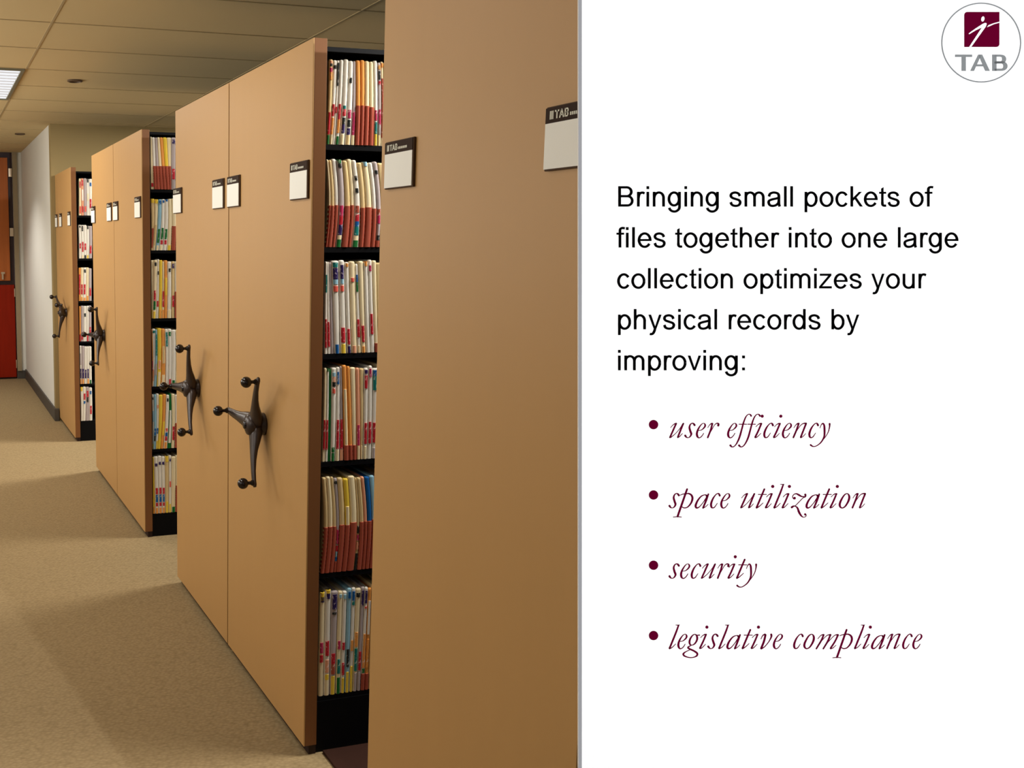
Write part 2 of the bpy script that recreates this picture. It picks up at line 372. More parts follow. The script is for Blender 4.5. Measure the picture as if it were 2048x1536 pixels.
# italic glyphs: (scale, baseline, x0, dot list, strokes) in trace units, y down
IT = {
 'u': (S1, 797, 90, [], [[(135,545,11),(190,483,13),(250,445,24)], [(268,448,38),(190,622,38),(118,780,34)], [(118,786,22),(155,770,18),(260,680,12),(370,550,12),(430,450,20)], [(443,447,32),(370,620,38),(308,775,36)], [(308,785,24),(345,765,18),(385,725,13),(420,686,9)]]),
 's': (S1, 797, 460, [], [[(712,485,44),(690,455,40),(655,440,22),(610,470,28),(588,540,40),(610,630,46),(632,700,44),(600,765,26),(550,788,16),(510,770,34),(487,738,46)]]),
 'e': (S1, 797, 745, [], [[(800,618,12),(880,600,18),(955,530,34),(965,475,36),(930,440,14),(870,475,20),(800,580,36),(768,680,46),(778,755,44),(812,790,24),(860,775,18),(905,725,16),(930,680,13)]]),
 'r': (S1, 797, 1010, [], [[(1030,545,10),(1075,480,14),(1120,445,26)], [(1140,450,38),(1100,600,38),(1030,782,36)], [(1070,700,12),(1130,590,12),(1195,480,14),(1250,442,24),(1288,455,38),(1283,492,50)]]),
 'f': (S1, 797, 1550, [], [[(1575,975,46),(1610,1008,26),(1660,1000,20),(1720,935,26),(1790,790,38),(1850,580,36),(1890,430,34),(1940,300,26),(1990,235,18),(2030,222,18),(2058,236,30),(2074,262,38)], [(1785,464,18),(1965,464,18)]]),
 'i': (S1, 797, 105, [(293,270,38)], [[(142,525,11),(190,475,13),(245,445,24)], [(272,450,38),(200,620,38),(125,775,38)], [(125,787,22),(165,775,18),(215,730,14),(260,682,10)]]),
 'c': (S1, 797, 318, [], [[(550,490,44),(535,455,38),(510,440,22),(460,465,20),(390,560,36),(345,680,46),(350,760,42),(380,787,24),(425,770,20),(460,725,15),(492,675,10)]]),
 'n': (S1, 797, 1025, [], [[(1055,550,10),(1105,480,14),(1150,445,26)], [(1173,447,38),(1120,600,38),(1045,782,36)], [(1085,700,12),(1140,600,12),(1230,480,14),(1300,443,24),(1350,445,38)], [(1350,450,40),(1290,600,38),(1222,775,38)], [(1222,788,22),(1260,770,16),(1305,730,13),(1340,688,10)]]),
 'y': (S1, 797, 1675, [], [[(1685,555,10),(1715,480,16),(1755,447,30),(1785,490,40),(1795,600,44),(1790,740,38),(1750,840,30),(1690,920,24),(1600,985,18),(1530,1000,22),(1480,980,32),(1460,962,36)], [(1918,455,42),(1915,530,26),(1880,660,16),(1800,790,12),(1750,845,10)]]),
 'p': (S3, 650, 160, [], [[(430,277,32),(380,420,36),(245,808,36)], [(162,820,12),(245,814,14),(318,820,12)], [(300,392,12),(345,374,14),(400,366,20)], [(400,368,18),(460,362,24),(515,395,34),(535,460,38),(505,550,30),(440,625,20),(375,642,18),(328,622,14)]]),
 'a': (S3, 650, 578, [], [[(815,397,22),(770,388,14),(700,420,22),(630,510,32),(597,600,38),(615,640,30),(665,625,16),(740,540,12),(800,450,18),(825,410,18)], [(845,375,28),(800,500,34),(742,640,30)], [(745,645,16),(790,620,12),(840,572,9)], [(800,392,24),(815,430,22)]]),
 't': (S3, 650, 1768, [], [[(1937,277,30),(1880,410,32),(1785,635,32)], [(1785,645,20),(1840,610,14),(1912,545,9)], [(1820,380,14),(1975,380,14)]]),
 'l': (S3, 650, 165, [], [[(355,190,26),(300,340,32),(180,635,32)], [(300,182,8),(340,184,14),(373,180,8)], [(180,645,18),(235,615,13),(298,552,9)]]),
 'z': (S3, 650, 500, [(575,452,26), (785,385,22), (783,768,22)], [[(558,468,14),(536,430,12),(560,382,14),(610,366,22),(660,390,34),(715,420,22),(760,418,12)], [(790,390,30),(785,420,26),(750,440,16)], [(760,425,12),(590,602,12)], [(522,630,38),(550,610,28),(595,602,14)], [(580,604,12),(630,640,28),(665,730,38),(710,800,26),(755,824,12),(796,805,12),(800,775,12)]]),
 'o': (S3, 650, 1440, [], [[(1605,363,16),(1540,398,24),(1470,520,36),(1458,600,38),(1497,643,20),(1560,615,24),(1625,510,36),(1642,420,36),(1605,363,16)]]),
 'g': (S6, 555, 285, [], [[(485,315,12),(440,345,20),(405,410,28),(405,470,26),(440,492,12),(490,465,20),(525,400,28),(520,340,26),(485,315,12)], [(525,330,12),(563,328,18)], [(430,495,10),(388,518,20),(378,535,26),(405,555,26),(470,585,26),(525,625,28),(520,665,24),(470,690,14),(400,695,14),(320,670,22),(300,635,26),(340,600,14),(400,572,10)]]),
 'v': (S6, 555, 1560, [], [[(1572,390,9),(1600,335,13),(1635,314,22)], [(1645,325,30),(1620,430,32),(1575,545,30)], [(1580,552,18),(1640,510,12),(1710,420,14),(1742,350,26),(1740,318,30)]]),
 'm': (S7, 495, 448, [], [[(480,345,7),(520,300,9),(555,284,15)], [(565,288,22),(530,370,22),(458,490,20)], [(480,455,8),(540,370,8),(610,300,9),(655,286,18)], [(665,288,24),(620,390,22),(560,490,20)], [(580,455,8),(650,370,8),(720,300,9),(765,286,18)], [(775,290,24),(730,385,22),(665,485,22)], [(665,493,12),(700,480,10),(745,440,6)]]),
}
LINES_IT = [
 (876.1, [('u',1330+90/S1),('s',1330+460/S1),('e',1330+745/S1),('r',1330+1010/S1),('e',1330+1497/S1),('f',1330+1550/S1),('f',1330+1760/S1),('i',1500+105/S1),('c',1500+318/S1),('i',1500+553/S1),('e',1500+768/S1),('n',1500+1025/S1),('c',1500+1405/S1),('y',1500+1675/S1)]),
 (1016.6, [('s',1330+65/S3),('p',1330+160/S3),('a',1330+578/S3),('c',1330+878/S3),('e',1330+1078/S3),('u',1330+1458/S3),('t',1330+1768/S3),('i',1330+1948/S3),('l',1530+165/S3),('i',1530+323/S3),('z',1530+500/S3),('a',1530+790/S3),('t',1530+1083/S3),('i',1530+1258/S3),('o',1530+1440/S3),('n',1530+1688/S3)]),
 (1157.3, [('s',1330+65/S3),('e',1330+295/S3),('c',1330+500/S3),('u',1330+692/S3),('r',1330+1012/S3),('i',1330+1218/S3),('t',1330+1385/S3),('y',1330+1580/S3)]),
 (1297.9, [('l',1330+62/S6),('e',1330+203/S6),('g',1330+285/S6),('i',1330+558/S6),('s',1330+690/S6),('l',1330+873/S6),('a',1330+1005/S6),('t',1330+1255/S6),('i',1330+1403/S6),('v',1330+1560/S6),('e',1330+1768/S6),('c',1570+118/S7),('o',1570+270/S7),('m',1570+448/S7),('p',1570+697/S7),('l',1570+1010/S7),('i',1570+1133/S7),('a',1570+1257/S7),('n',1570+1480/S7),('c',1570+1712/S7),('e',1570+1862/S7)]),
]

def sans_text(bm, text, x, base, size, T2, cond=1.0):
    k = size/1000
    for ch in text:
        adv, pcs = SANS[ch]
        T = lambda a, b, x=x: T2(x+a*k*cond, base-b*k)
        for kind, pts in pcs:
            if kind == 'P': poly(bm, pts, T)
            else: ribbon(bm, wdir(pts), T, caps=False)
        x += adv*k*cond
    return x

# ------------------------------------------------------------------ slide text panel, built as a made-up stand square to the view
DEP = 1.22
S = DEP/FPX                      # panel metres per print unit
bo = CAM + DEP*(FW + RT*((1157-CX)/FPX) - UP*((768-CY)/FPX))
Mb = Matrix((( RT.x, UP.x, -FW.x, 0), (RT.y, UP.y, -FW.y, 0), (RT.z, UP.z, -FW.z, 0), (0, 0, 0, 1)))
foot = bo + UP*(-(bo.z-.0)/UP.z)
off_y = (foot-bo).length         # distance from panel centre height down to the floor
slide_panel = empty('slide_panel_stand', foot, 'white slide text panel on an added stand, round logo, black text, maroon italic list', 'slide_panel')
slide_panel.rotation_euler = Mb.to_euler()
W_B = 950*S; TOP = off_y + 840*S
def T2(px, py, z=.00018): return Vector(((px-1157)*S, off_y-(py-768)*S, z))
boxes('slide_panel_sheet', [(0, W_B, .05, TOP, -.003, 0)], M['slide_panel'], slide_panel)
boxes('top_rail', [(-.0, W_B, TOP-.01, TOP+.02, -.012, .006)], M['alu'], slide_panel, bevel=.003)
boxes('base_cassette', [(.0, W_B, -.0, .06, -.05, .03)], M['alu'], slide_panel, bevel=.01)
boxes('support_pole', [(W_B/2-.008, W_B/2+.008, .02, TOP, -.03, -.014)], M['alu'], slide_panel)
bm = bmesh.new(); poly(bm, [(1157, 0-60), (1157, 2600), (1163.6, 2600), (1163.6, -60)], lambda a, b: T2(a, b, .00012))
from_bm('edge_strip', bm, M['greyedge'], slide_panel)['label'] = 'grey vertical strip down the left edge'
for i, tx in enumerate(['Bringing small pockets of', 'files together into one large', 'collection optimizes your', 'physical records by', 'improving:']):
    bm = bmesh.new(); sans_text(bm, tx, 1232.4, 413.2+i*81.85, 56.9, T2)
    from_bm('text_line', bm, M['ink'], slide_panel)['label'] = 'black text reading '+tx.rstrip(':')
for (base, gl), tx in zip(LINES_IT, ['user efficiency', 'space utilization', 'security', 'legislative compliance']):
    bm = bmesh.new()
    for ch, gx in gl:
        sc, bl, x0, dots, strokes = IT[ch]
        T = lambda a, b: T2(gx+(a-x0)/sc, base+(b-bl)/sc)
        for st in strokes: ribbon(bm, catmull([(a, b, c_+.42*sc) for a, b, c_ in st]), T)
        for a, b, r in dots: disc(bm, a, b, r, T)
    from_bm('list_line', bm, M['maroon'], slide_panel)['label'] = 'maroon italic text reading '+tx
for y in (849.2, 989.9, 1130.4, 1271.0):
    bm = bmesh.new(); disc(bm, 1307, y, 9.4, T2, n=32); from_bm('bullet', bm, M['maroon'], slide_panel)
LK = 8.532
TL = lambda a, b: T2(1860+a/LK, b/LK)
TL2 = lambda a, b: T2(1860+a/LK, b/LK, .00034)
bm = bmesh.new(); ribbon(bm, [(873+672*math.cos(2*PI*k/96), 727+672*math.sin(2*PI*k/96), 21) for k in range(96)]+[(873+672, 727, 21)], TL, caps=False)
from_bm('logo_ring', bm, M['grey'], slide_panel)
bm = bmesh.new()
poly(bm, [(583, 802), (583, 258)]+[(635-52*math.cos(math.radians(a)), 256-52*math.sin(math.radians(a))) for a in range(10, 91, 16)]+[(1183, 204), (1183, 750)]+[(1131+52*math.cos(math.radians(a)), 750+52*math.sin(math.radians(a))) for a in range(10, 91, 16)], TL)
sq = from_bm('logo_square', bm, M['maroon'], slide_panel)
bm = bmesh.new()
disc(bm, 898, 325, 28, TL2, ry=46, rot=.2)
poly(bm, [(655, 575), (700, 538), (800, 470), (900, 405), (935, 392), (958, 395), (966, 410), (945, 462), (900, 525), (702, 802), (664, 802), (880, 472), (780, 518), (665, 587)], TL2)
poly(bm, [(970, 468), (990, 432), (1080, 398), (1184, 370), (1184, 388), (1090, 415)], TL2)
from_bm('logo_figure', bm, M['slide_panel'], sq)
bm = bmesh.new()
poly(bm, [(427, 932), (718, 932), (718, 972), (611, 972), (611, 1210), (537, 1210), (537, 972), (427, 972)], TL)
poly(bm, [(685, 1210), (820, 932), (855, 932), (855, 980), (848, 995), (750, 1210)], TL)
poly(bm, [(1020, 1210), (890, 932), (845, 932), (845, 985), (940, 1210)], TL)
poly(bm, [(798, 1098), (898, 1098), (918, 1133), (780, 1133)], TL)
poly(bm, [(1060, 932), (1135, 932), (1135, 1210), (1060, 1210)], TL)
fl = lambda pts: [(a, 2000-b) for a, b in pts]
ribbon(bm, wdir([(1100, 950), (1200, 950)]+[(a, 2016-b) for a, b in arc(1205, 1008, 58, 56, 90, -90)]+[(1100, 1064)], 74, 36), TL, caps=False)
ribbon(bm, wdir([(1100, 1066), (1200, 1066)]+[(a, 2256-b) for a, b in arc(1215, 1128, 70, 62, 90, -90)]+[(1100, 1191)], 76, 38), TL, caps=False)
from_bm('logo_letters', bm, M['grey'], slide_panel)['label'] = 'grey capital letters TAB'

# ------------------------------------------------------------------ carriages
PZ0, PZ1, PT = .03, 2.03, .04
def plate(parent, yc, w, zc=1.662, hh=.052):
    """label plate on the corridor face of a panel, hung at (0, yc, zc)"""
    p = boxes('label_plate', [(-.006, -.0005, yc-w/2, yc+w/2, zc-hh, zc+hh)], M['plate'], parent, bevel=.001)
    boxes('header_strip', [(-.0075, -.006, yc-w/2+.003, yc+w/2, zc+hh-.027, zc+hh-.002)], M['header'], p)
    boxes('card', [(-.0075, -.006, yc-w/2+.004, yc+w/2, zc-hh+.003, zc+hh-.027)], M['card'], p)
    bm = bmesh.new()
    y0 = yc+w/2-.012; zb = zc+hh-.021; k = .019
    T = lambda a, b: Vector((-.0082, y0-a, zb+b))
    h = .0135
    # small square emblem then TAB then a fine line of print
    poly(bm, [(0, 0), (.0025, 0), (.0025, h), (0, h)], T); poly(bm, [(.0035, 0), (.006, 0), (.006, h), (.0035, h)], T)
    poly(bm, [(.007, 0), (.0095, 0), (.0095, h), (.007, h)], T)
    x = .013
    poly(bm, [(x, h-.0028), (x+.011, h-.0028), (x+.011, h), (x, h)], T); poly(bm, [(x+.004, 0), (x+.0072, 0), (x+.0072, h), (x+.004, h)], T)
    x += .0115
    ribbon(bm, [(x+.0012, 0, .003), (x+.006, h, .003)], T, caps=False); ribbon(bm, [(x+.0112, 0, .003), (x+.006, h, .003)], T, caps=False)
    poly(bm, [(x+.003, .0035), (x+.0095, .0035), (x+.0095, .0058), (x+.003, .0058)], T)
    x += .0135
    poly(bm, [(x, 0), (x+.003, 0), (x+.003, h), (x, h)], T)
    for cc in (.0037, .0098):
        ribbon(bm, [(x+.002, cc-.0027, .0022)]+[(x+.006+.0025*math.sin(PI*q/8), cc-.0027*math.cos(PI*q/8), .0026) for q in range(9)]+[(x+.002, cc+.0027, .0022)], T, caps=False)
    x += .0135
    for q in range(9):
        poly(bm, [(x, 0.001), (x+.0032, .001), (x+.0032, .0062), (x, .0062)], T); x += .0046
    from_bm('lettering', bm, M['letter'], p)
    return p

def handle(parent, yc, zc, a0):
    bm = bmesh.new()
    Mx = Matrix.Translation((0, yc, zc)) @ Matrix.Rotation(-PI/2, 4, 'Y')   # local +z -> world -x
    lathe(bm, [(.036, .0), (.036, .006), (.031, .012), (.033, .03), (.036, .044), (.031, .056), (.018, .062), (.004, .063)], Mx, 32)
    hub = from_bm('crank_handle', bm, M['bronze'], parent, smooth=True)
    bm = bmesh.new(); lathe(bm, [(.012, .0), (.012, .0665), (.010, .068), (.003, .0685)], Mx, 24)
    from_bm('hub_cap', bm, M['knob'], hub, smooth=True)
    R0 = .185
    for k in range(3):
        a = math.radians(a0+120*k)
        d = Vector((0, math.cos(a), math.sin(a))); n = Vector((0, -math.sin(a), math.cos(a))); o = Vector((-1, 0, 0))
        bm = bmesh.new(); rings = []
        for r, w, t, off in ((.006, .066, .046, .028), (.035, .064, .040, .032), (.06, .054, .032, .038), (.085, .042, .024, .045), (.115, .033, .018, .051), (.15, .028, .014, .056), (.178, .023, .013, .058), (.192, .021, .012, .058), (.199, .012, .009, .058)):
            c = Vector((0, yc, zc))+d*r+o*off
            rings.append([bm.verts.new(c+n*(w/2*math.cos(q))+o*(t/2*math.sin(q))) for q in [2*PI*i/12 for i in range(12)]])
        for A, B in zip(rings, rings[1:]):
            for i in range(12):
                j = (i+1) % 12; bm.faces.new((A[i], A[j], B[j], B[i]))
        bm.faces.new(rings[-1]); bm.faces.new(list(reversed(rings[0])))
        from_bm('spoke', bm, M['bronze'], hub, smooth=True)
        bm = bmesh.new()
        Mk = Matrix.Translation(Vector((-.062, yc, zc))+d*R0) @ Matrix.Rotation(-PI/2, 4, 'Y')
        br = .0172; prof = [(.010, 0), (.009, .004), (.0055, .010), (.0055, .016), (.008, .0205)]
        cz = .033
        prof += [(br*math.sin(q), cz-br*math.cos(q)) for q in [math.radians(z) for z in range(35, 176, 14)]]
        prof += [(.0008, cz+br)]
        lathe(bm, prof, Mk, 24)
        from_bm('knob', bm, M['knob'], hub, smooth=True)

def carriage(y0, y1, label, shelves, canopy, plates, hnd=None, base_top=.15, group='rolling file cabinets along the corridor', gap=.003):
    t = empty('file_cabinet', (0, (y0+y1)/2, 0), label, 'file cabinet', group)
    yo = (y0+y1)/2
    def bx(name, l, m, par=t, bevel=0): return boxes(name, [(a, b, c-yo, d-yo, e, f) for a, b, c, d, e, f in l], m, par, bevel=bevel)
    bx('end_panel', [(0, .004, y0+gap, y1-gap, PZ0, PZ1)], M['wood'], bevel=.0008)
    bx('panel_core', [(.0042, PT, y0+gap, y1-gap, PZ0, PZ1)], M['edge'], bevel=.0008)['label'] = 'red brown edge band of the panel'
    bx('toe_kick', [(.018, PT, y0+.008, y1-.008, 0.0, PZ0)], M['toe'])
    X1 = 2.3
    ym = yo
    bx('base_plinth', [(PT+.001, X1, y0+.012, y1-.012, 0.0, base_top-.014)], M['black'])
    ups = []
    for xx in (PT+.001, .95, 1.6, X1-.02):
        ups.append((xx, xx+.003 if xx < .1 else xx+.02, y0+.012, y1-.012, base_top-.014, canopy-.012))
    bx('upright', ups, M['black'])
    bx('divider', [(PT+.0045, X1-.02, ym-.003, ym+.003, base_top-.012, canopy-.0121)], M['black'])
    bx('canopy', [(PT+.001, X1, y0+.006, y1-.006, canopy-.012, canopy)], M['black'])
    for z in shelves:
        bx('shelf', [(PT+.0045, X1-.02, y0+.014, y1-.014, z-.014, z)], M['black'])
    for yc, w in plates:
        plate(t, yc-yo, w)
    if hnd: handle(t, hnd[0]-yo, hnd[1], hnd[2])
    return t

# rows of files: pixel heights read off the photograph turned into shelf heights
ROWS = {
 'a': (2.413, 700, [(117, 290.2), (317, 494.8), (522, 707), (732, 921), (952, 1142), (1178, 1385)]),
 'b': (4.552, 321, [(273, 379), (395, 501), (518, 637), (656, 773), (787, 898), (911, 1027)]),
 'c': (6.971, 167, [(356, 431), (449, 517), (534, 602), (611, 683), (691, 768), (773, 842)]),
}
ZS = {}
for k, (Y, px, rows) in ROWS.items():
    ZS[k] = [(at_y(px, yt, Y).z, at_y(px, yb, Y).z) for yt, yb in rows]
can_a = at_y(700, 97, 2.413).z; can_b = at_y(321, 268, 4.552).z; can_c = at_y(167, 343, 6.971).z
can_b = max(can_b, ZS['b'][0][0]+.020); can_c = max(can_c, ZS['c'][0][0]+.020); can_a = max(can_a, ZS['a'][0][0]+.02)
SH_A = [b for a, b in ZS['a']]; SH_B = [b for a, b in ZS['b']]; SH_C = [b for a, b in ZS['c']]
A1, A2, B1, B2, C1 = (2.401, 3.143), (3.146, 3.885), (4.54, 5.281), (5.284, 6.019), (6.959, 7.70)
carriage(1.227, 1.993, 'nearest tan file cabinet panel filling the right side, white label plates, no handle', SH_A, can_a, [(1.895, .13), (1.315, .13)], base_top=SH_A[-1])
carriage(*A1, 'tan file cabinet with a dark three-knob handle, right half of the nearer pair', SH_A, can_a, [(2.482, .13), (3.077, .13)], (2.77, .921, 124.5), base_top=SH_A[-1])
carriage(*A2, 'tan file cabinet with a dark three-knob handle, left half of the nearer pair', SH_A, can_a, [(3.255, .13), (3.835, .13)], (3.54, .921, 115), base_top=SH_A[-1])
carriage(*B1, 'tan file cabinet without handle, right half of the farther pair', SH_B, can_b, [(4.622, .13), (5.205, .13)], base_top=SH_B[-1])
carriage(*B2, 'tan file cabinet with a small dark handle, left half of the farther pair', SH_B, can_b, [(5.40, .13), (5.955, .13)], (5.64, .93, 117), base_top=SH_B[-1])
carriage(*C1, 'farthest tan file cabinet, standing next to the white side wall corner', SH_C, can_c, [(7.04, .13), (7.52, .13)], (7.30, .95, 38), base_top=SH_C[-1])
carriage(7.703, 7.845, 'narrow tan filler cabinet squeezed between the farthest cabinet and wall corner', SH_C, can_c, [(7.775, .12)], base_top=SH_C[-1])

# aisle decking between the carriages (a low dark floor rail strip)
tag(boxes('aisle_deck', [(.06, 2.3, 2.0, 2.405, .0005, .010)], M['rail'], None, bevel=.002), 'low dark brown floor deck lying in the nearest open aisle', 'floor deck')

# ------------------------------------------------------------------ file folders
PAL = {'W': (240,234,222), 'C': (244,226,184), 'T': (226,198,144), 'Y': (240,205,70), 'O': (238,160,80), 'R': (196,38,52), 'M': (190,50,95),
       'P': (235,165,130), 'G': (25,110,50), 'B': (20,95,165), 'N': (48,34,92), 'K': (38,42,40), 'L': (150,195,215), 'E': (25,125,120),
       'D': (172,82,62), 'S': (232,100,85), 'V': (185,172,172), 'w': (240,240,240)}
CN = {'W': 'white', 'C': 'cream', 'T': 'tan', 'Y': 'yellow', 'O': 'orange', 'R': 'red', 'M': 'magenta', 'P': 'peach', 'G': 'green', 'B': 'blue',
      'N': 'purple', 'K': 'black', 'L': 'light blue', 'E': 'teal', 'D': 'red-brown', 'S': 'salmon', 'V': 'grey'}
FM = {}
def fmat(c):
    if c not in FM:
        r, g_, b = PAL[c]
        FM[c] = mat('paper_'+CN.get(c, 'x').replace(' ', '_'), rgb(r, g_, b, 1.0), rough=.75, spec=.2, noise=.05, nscale=30, stretch=(3, 1, .4))
    return FM[c]

def stripe_mat(c):
    """printed colour-code tab: colour blocks with small pale characters"""
    key = c+'s'
    if key in FM: return FM[key]
    r, g_, b = PAL[c]
    m = mat('tab_'+CN[c].replace(' ', '_'), rgb(r, g_, b), rough=.45, spec=.3)
    nt = m.node_tree; bs = nt.nodes['Principled BSDF']
    tc = nt.nodes.new('ShaderNodeTexCoord'); mp = nt.nodes.new('ShaderNodeMapping'); mp.inputs['Scale'].default_value = (160, 1, 95)
    nt.links.new(tc.outputs['Object'], mp.inputs['Vector'])
    vo = nt.nodes.new('ShaderNodeTexNoise'); vo.inputs['Scale'].default_value = 1; nt.links.new(mp.outputs['Vector'], vo.inputs['Vector'])
    cr = nt.nodes.new('ShaderNodeValToRGB'); cr.color_ramp.interpolation = 'CONSTANT'
    cr.color_ramp.elements[0].color = rgb(r, g_, b); cr.color_ramp.elements[1].position = .60
    cr.color_ramp.elements[1].color = rgb(min(255, r*.4+150), min(255, g_*.4+140), min(255, b*.4+135))
    nt.links.new(vo.outputs['Fac'], cr.inputs[0]); nt.links.new(cr.outputs[0], bs.inputs['Base Color'])
    FM[key] = m
    return m

KINK = [0.0, 1.0]
def front(bm, xl, xr, yf, h0, h1, xt_l, xt_r, H_, depth, bulge, nseg=6, roundtop=False):
    """slab following a leaning folder between heights h0 and h1 with a rounded spine"""
    def X(u, h):
        t = h/KINK[1]
        return (xl+(xt_l-xl)*t)*(1-u)+(xr+(xt_r-xr)*t)*u+KINK[0]*math.sin(PI*min(1, max(0, t)))
    he = h1-.004 if roundtop else h1
    nd = max(1, int(round((he-h0)/.012)))
    rows = [h0+(he-h0)*q/nd for q in range(nd+1)]
    ins = [0]*len(rows)
    if roundtop: rows += [h1-.001, h1]; ins += [.25, .6]
    F = []
    for h, q in zip(rows, ins):
        r = []
        for i in range(nseg+1):
            u = i/nseg
            uu = u if not q else .5+(u-.5)*(1-q*.5)
            bul = bulge*(1-(2*u-1)**2)**.5 if 0 < u < 1 else 0
            r.append(bm.verts.new((X(uu, h), yf-bul+(.004*q), h)))
        F.append(r)
    for a, b in zip(F, F[1:]):
        for i in range(nseg): bm.faces.new((a[i], a[i+1], b[i+1], b[i]))
    B = [[bm.verts.new((r[0].co.x, yf+depth, r[0].co.z)), bm.verts.new((r[-1].co.x, yf+depth, r[0].co.z))] for r in F]
    for (a, b, fa, fb) in zip(B, B[1:], F, F[1:]):
        bm.faces.new((a[0], fa[0], fb[0], b[0])); bm.faces.new((fa[-1], a[1], b[1], fb[-1])); bm.faces.new((a[1], a[0], b[0], b[1]))
    bm.faces.new([B[0][0], B[0][1]]+list(reversed(F[0])))
    bm.faces.new(F[-1]+[B[-1][1], B[-1][0]])

ORD = ['first', 'second', 'third', 'fourth', 'fifth', 'sixth', 'seventh', 'eighth', 'ninth', 'tenth', 'eleventh', 'twelfth', 'thirteenth', 'fourteenth',
       'fifteenth', 'sixteenth', 'seventeenth', 'eighteenth', 'nineteenth', 'twentieth', 'twenty-first', 'twenty-second', 'twenty-third', 'twenty-fourth', 'twenty-fifth']
ROWN = ['top shelf', 'second shelf', 'third shelf', 'fourth shelf', 'fifth shelf', 'bottom shelf']
AISN = {'a': 'nearest aisle', 'b': 'middle aisle', 'c': 'farthest aisle'}

def segs(s):
    out = []
    if not s: return out
    for tk in s.split():
        c = tk[0]; a, b = tk[1:].split('-')
        out.append((c, float(a), float(b)))
    return out

def folder(Y, zt, zb, xbl, xbr, xtl, xtr, base, sg, label, group, hj=0.0):
    H_ = zt-zb+hj
    xo = (xbl+xbr)/2
    t = empty('file_folder', (xo, Y, zb), label, 'file folder', group)
    w = min(xbr-xbl, xtr-xtl); bulge = min(.004, w*.3)
    a = (xbl-xo, xbr-xo, xtl-xo, xtr-xo)
    bm = bmesh.new(); front(bm, a[0], a[1], .006, .0003, H_, a[2], a[3], H_, .235, bulge, roundtop=True)
    # cover creases: slim raised ridge lines down the spine
    from_bm('cover', bm, fmat(base), t)
    for c, f0, f1 in sg:
        h1 = H_*(1-f0); h0 = max(.0006, H_*(1-f1))
        bm = bmesh.new(); e = .0006
        if c == 'D' and f1 > .97:
            front(bm, a[0]-0*e, a[1]+0*e, .004, h0, h1, a[2], a[3], H_, .01, bulge+.0006)
            o = from_bm('pocket', bm, fmat('D'), t); o['label'] = 'red-brown lower pocket'
        else:
            k = .08*(a[1]-a[0])
            front(bm, a[0]+k, a[1]-k, .0055, h0, h1, a[2]+k, a[3]-k, H_, .01, bulge+.0012)
            st = c in 'RMNKBEGSDPO' and f1 < .95
            o = from_bm('colour_tab', bm, stripe_mat(c) if st else fmat(c), t); o['label'] = CN[c]+' tab'
    return t

